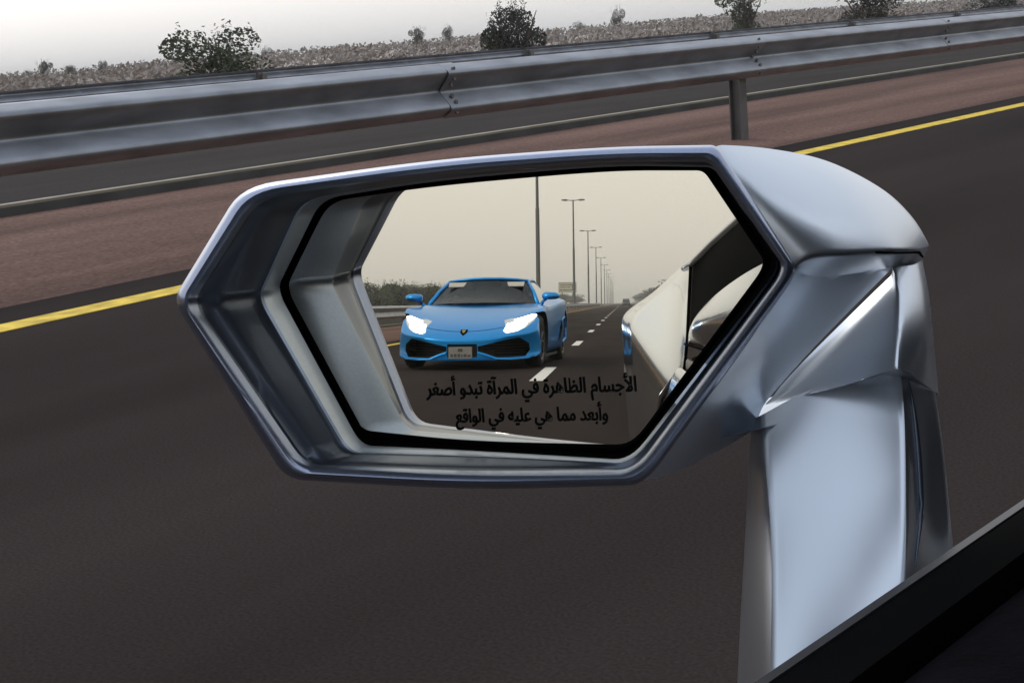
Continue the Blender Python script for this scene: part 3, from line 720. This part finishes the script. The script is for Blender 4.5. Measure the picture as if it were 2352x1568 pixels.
cut.prism([(-.19, .3, .30), (.19, .3, .30), (.19, .3, .135), (-.19, .3, .135)], (0, -.40, 0))
co = cut.build('cutter', 'car_black')
co.parent = bc
bpy.context.view_layer.update()
md = body.modifiers.new('cut', 'BOOLEAN'); md.object = co; md.operation = 'DIFFERENCE'; md.solver = 'EXACT'
try: md.material_mode = 'TRANSFER'
except Exception: pass
bake(body); bpy.data.objects.remove(co)
smooth(body.data, radians(28))

def skin(x, z, lift=.004):                    # point on the nose seen from ahead
    h = FPANEL.ray_cast(Vector((x, 2, z)), Vector((0, -1, 0)))
    if h[0] is None: return Vector((x, -.6, z))
    return h[0]+h[1]*lift
def in_poly(x, z, po):
    c = False; n = len(po)
    for i in range(n):
        (x1, z1), (x2, z2) = po[i-1], po[i]
        if (z1 > z) != (z2 > z) and x < (x2-x1)*(z-z1)/(z2-z1)+x1: c = not c
    return c
def patch(po, name, m, parent, lift, depth=.02, k=5):
    """solid plate over the nose inside an outline: concentric rings projected on the skin"""
    n = len(po); cx = sum(p[0] for p in po)/n; cz = sum(p[1] for p in po)/n; den = []
    for i in range(n):
        a, b = po[i], po[(i+1) % n]
        for j in range(4): den.append((a[0]+(b[0]-a[0])*j/4, a[1]+(b[1]-a[1])*j/4))
    rings = [[skin(cx+(x-cx)*f, cz+(z-cz)*f, -depth if q == 0 else lift) for x, z in den] for q, f in enumerate([1, 1]+[1-i/k for i in range(1, k)])]
    mb = MB(); mb.loft(rings, cap=False); mb.add(rings[-1], [tuple(range(len(den)))])
    return mb.build(name, m, parent, sm=.9)
for s in (-1, 1):
    hl = [(s*x, z) for x, z in ((.47, .585), (.55, .61), (.66, .615), (.82, .665), (.868, .652), (.84, .575), (.76, .495), (.67, .45), (.55, .425), (.50, .45), (.515, .51))]
    ho = patch(hl, 'headlight', 'lit_lens', bc, .003)
    ho['label'] = 'lit headlight'
    for lamp in (((.508, .455), (.55, .435), (.66, .458), (.735, .50), (.765, .545), (.64, .565), (.53, .535)),
                 ((.60, .585), (.66, .570), (.77, .560), (.82, .600), (.855, .645), (.80, .648), (.68, .610))):
        patch([(s*x, z) for x, z in lamp], 'lamp', 'headlight', ho, .012)
    # blade across the intake, lower lip and corner fin
    bl = MB(); pts = [(.20, .195), (.30, .165), (.43, .115), (.60, .108), (.80, .118), (.865, .15)]
    front = [skin(s*x, max(z, .13), .0)+Vector((0, .015, 0)) for x, z in pts]
    ringsb = []
    for p, (x, z) in zip(front, pts):
        p.z = z; ringsb.append([p+Vector(v) for v in ((0, .012, .013), (0, .018, -.012), (0, -.10, -.016), (0, -.10, .010))])
    bl.loft(ringsb); bevel(bl.build('splitter_blade', 'blue_paint', bc), .004)
    gm = MB()
    for i in range(5):
        z = .16+.036*i; xo = .78 if i < 4 else .70; xi = .24 if 1 < i < 4 else .38
        gm.tube([(s*xi, -.16-.5*(xi/.8)**2+.02, z), (s*(xi+xo)/2, -.16-.5*((xi+xo)/1.6)**2+.02, z), (s*xo, -.16-.5*(xo/.8)**2+.03, z)], .006, 6)
    gm.build('grille', 'rubber', bc)
mbp = MB(); mbp.loft([[skin(x, .13, .0)+Vector((0, dy, dz)) for x in (-.43, -.3, -.15, 0, .15, .3, .43)] for dy, dz in ((-.1, -.03), (.03, -.035), (.035, -.025), (.02, -.015), (-.1, -.012))], cap=False, closed=False)
mbp.build('lower_lip', 'blue_paint', bc, sm=.6)
# number plate with its marks, emblem, bonnet seam
yp = skin(0, .30).y
pl = MB().box((-.17, yp+.004, .115), (.13, yp+.022, .265)).build('number_plate', 'plate', bc); bevel(pl, .006)
mk = MB(); rr = random.Random(5)
x = -.145
while x < .09:
    l = rr.uniform(.018, .04); mk.box((x, yp+.022,   .14), (x+l, yp+.024, .14+rr.uniform(.025, .04))); x += l+.012
mk.box((-.05, yp+.022, .205), (.01, yp+.024, .245)); mk.build('plate_marks', 'plate_mark', pl)
patch([(-.045, .475), (.045, .475), (.042, .44), (0, .405), (-.042, .44)], 'emblem', 'rubber', bc, .006, k=3)
patch([(-.022, .466), (.022, .466), (.02, .447), (0, .427), (-.02, .447)], 'emblem_mark', 'gold', bc, .011, k=3)
sm_ = MB().tube([skin(x, .455+.05*(abs(x)/.5)**2, .0005) for x in [-.5+.05*i for i in range(21)]], .0028, 6); sm_.build('bonnet_seam', 'rubber', bc)

# greenhouse
def gh(x, y, z): return Vector((x, y, z))
wb = [gh(x, -1.36-.42*(abs(x)/.76)**2, .775-.02*(abs(x)/.76)**2+.045) for x in (-.76, -.55, -.28, 0, .28, .55, .76)]
wt = [gh(x*.55/.76, -2.20-.14*(abs(x)/.76)**2, 1.148-.035*(abs(x)/.76)**2.5) for x in (-.76, -.55, -.28, 0, .28, .55, .76)]
ws = MB(); ws.grid(coons(wb, wt, [wb[0], wt[0]], [wb[-1], wt[-1]], 22, 12, .03)); ws.build('windscreen', 'windscreen_glass', bc, sm=2)
rb = [gh(x*.53/.76, -3.05, 1.155-.03*(abs(x)/.76)**2.5) for x in (-.76, -.55, -.28, 0, .28, .55, .76)]
re_ = [gh(x*.56/.76, -4.0, .93) for x in (-.76, -.55, -.28, 0, .28, .55, .76)]
ro = MB(); lift = Vector((0, 0, .006))
ro.grid(coons([p+lift for p in wt], [p+lift for p in rb], [wt[0]+lift, rb[0]+lift], [wt[-1]+lift, rb[-1]+lift], 16, 8, .018))
ro.grid(coons([p+lift for p in rb], [p+lift for p in re_], [rb[0]+lift, re_[0]+lift], [rb[-1]+lift, re_[-1]+lift], 16, 8, .03))
ro.build('roof', 'blue_paint', bc, sm=2, merge=.002)
MB().tube([p+Vector((0, .01, .004)) for p in wt], .020, 8).build('roof_header', 'blue_paint', bc, sm=2)
for i, s in enumerate((-1, 1)):
    a, b = (wb[0], wt[0]) if s < 0 else (wb[-1], wt[-1]); c = rb[0] if s < 0 else rb[-1]; d = re_[0] if s < 0 else re_[-1]
    MB().tube([a+Vector((0, .03, -.02)), a.lerp(b, .5)+Vector((s*.01, 0, .008)), b, b.lerp(c, .5)+Vector((s*.005, 0, .006)), c, c.lerp(d, .5), d], [.030, .026, .026, .026, .03, .03, .02], 10).build('pillar', 'blue_paint', bc, sm=2)
    e = gh(s*.80, -3.0, .86); g = gh(s*.84, -3.9, .88)
    sw = MB(); sw.grid(coons([a, gh(s*.80, -2.3, .80), e], [b, c], [a, b], [e, c], 14, 8, 0)); sw.build('side_window', 'gloss_black', bc, sm=2)
    qp = MB(); qp.grid(coons([e, g], [c, d], [e, c], [g, d], 8, 8, 0)); qp.build('quarter_panel', 'blue_paint', bc, sm=2)
    # door mirror on its arm
    hd = MB(); cx, cy, cz = s*.93, -1.66, .895
    rs_ = []
    for t, q in ((-.10, .55), (-.08, .9), (0, 1.0), (.08, .92), (.12, .6), (.13, .3)):
        rs_.append([Vector((cx+s*t, cy+.05*abs(t)/.17*-1+.085*cos(a_)*q, cz+.058*sin(a_)*q*(1 if sin(a_) > 0 else .8))) for a_ in [2*pi*j/14 for j in range(14)]])
    hd.loft(rs_); dm = hd.build('door_mirror', 'blue_paint', bc, sm=1.2)
    MB().tube([gh(s*.80, -1.72, .765), gh(s*.83, -1.70, .82), gh(s*.88, -1.68, .868)], [.03, .022, .03], 8).build('arm', 'blue_paint', dm, sm=1)
    MB().prism([(cx-s*.09, cy-.085, cz-.04), (cx+s*.10, cy-.10, cz-.035), (cx+s*.10, cy-.10, cz+.04), (cx-s*.09, cy-.085, cz+.045)], (0, -.004, 0)).build('glass', 'lens', dm)
    # wheels
    for y in (-.97, -3.58):
        x0, x1 = (s*.68, s*.905); prf = [(x0, .24), (x0, .30), (x0+s*.02, .33), (x0+s*.06, .34), (x1-s*.05, .34), (x1-s*.015, .325), (x1, .30), (x1-s*.005, .245)]
        n = 36; ty = MB().loft([[Vector((px, y+cos(2*pi*j/n)*r_, .312+sin(2*pi*j/n)*r_)) for j in range(n)] for px, r_ in prf], cap=False)
        wo_ = ty.build('wheel', 'tyre', bc, sm=.9)
        rmx = MB(); rmx.loft([[Vector((px, y+cos(2*pi*j/n)*r_, .312+sin(2*pi*j/n)*r_)) for j in range(n)] for px, r_ in ((x1-s*.004, .247), (x1-s*.012, .225), (x1-s*.10, .215), (x1-s*.12, .06))], cap=False)
        for j in range(10):
            a_ = 2*pi*j/10; rmx.tube([(x1-s*.03, y+cos(a_)*.03, .312+sin(a_)*.03), (x1-s*.018, y+cos(a_+.08)*.23, .312+sin(a_+.08)*.23)], [.018, .013], 6)
        rmx.build('rim', 'alloy', wo_, sm=.6)
    # side scoop blade behind the door
    ln = [gh(s*.985, -2.72, .25), gh(s*1.0, -2.98, .30), gh(s*1.0, -3.12, .45), gh(s*.99, -3.0, .60), gh(s*.965, -2.86, .55)]
    MB().tube(ln, [.012, .018, .018, .016, .008], 8).build('scoop_blade', 'blue_paint', bc, sm=1)
    MB().box((s*.86-.02, -3.0, .08), (s*.86+.02, -1.5, .115)).build('side_sill', 'car_black', bc)
# cabin: dashboard, seats, visors, steering wheel
MB().loft([[gh(-.70, y, z-.1), gh(.70, y, z-.1), gh(.66, y, z), gh(-.66, y, z)] for y, z in ((-1.5, .78), (-1.75, .82), (-2.0, .80))]).build('dashboard', 'seat_hide', bc)
for s in (-1, 1):
    se = MB().loft([[gh(s*.34-w2, y, z), gh(s*.34+w2, y, z), gh(s*.34+w2, y-.12, z), gh(s*.34-w2, y-.12, z)] for w2, y, z in ((.22, -2.45, .45), (.24, -2.55, .75), (.15, -2.62, .92), (.12, -2.66, 1.02), (.09, -2.66, 1.05))])
    bevel(se.build('seat', 'seat_hide', bc), .03)
    MB().prism([gh(s*.36-.17, -2.17, 1.105), gh(s*.36+.17, -2.17, 1.105), gh(s*.36+.165, -2.06, 1.045), gh(s*.36-.165, -2.06, 1.045)], (0, -.012, -.012)).build('sun_visor', 'visor', bc)
n = 24; MB().tube([gh(-.34+.17*cos(2*pi*j/n), -2.02+.05*sin(2*pi*j/n), .78+.16*sin(2*pi*j/n)) for j in range(n+1)], .014, 8, cap=False).build('steering_wheel', 'car_black', bc, sm=2)
MB().box((-.48, -3.05, .5), (.48, -2.85, 1.06)).build('bulkhead', 'car_black', bc)

# ------------------------------------------------------------------ dusty air
hz = MB().box((-3900, -4400, -1.2), (3900, 4400, 19)).build('haze', None)
tag(hz, 'pale dusty haze in the air over the road', kind='stuff')
hm = bpy.data.materials.new('haze'); hm.use_nodes = True; t = hm.node_tree; t.nodes.clear()
ho_ = t.nodes.new('ShaderNodeOutputMaterial'); pv = t.nodes.new('ShaderNodeVolumePrincipled')
pv.inputs['Color'].default_value = (.96, .945, .92, 1); pv.inputs['Density'].default_value = .00045
t.links.new(pv.outputs[0], ho_.inputs['Volume']); hz.data.materials.append(hm)
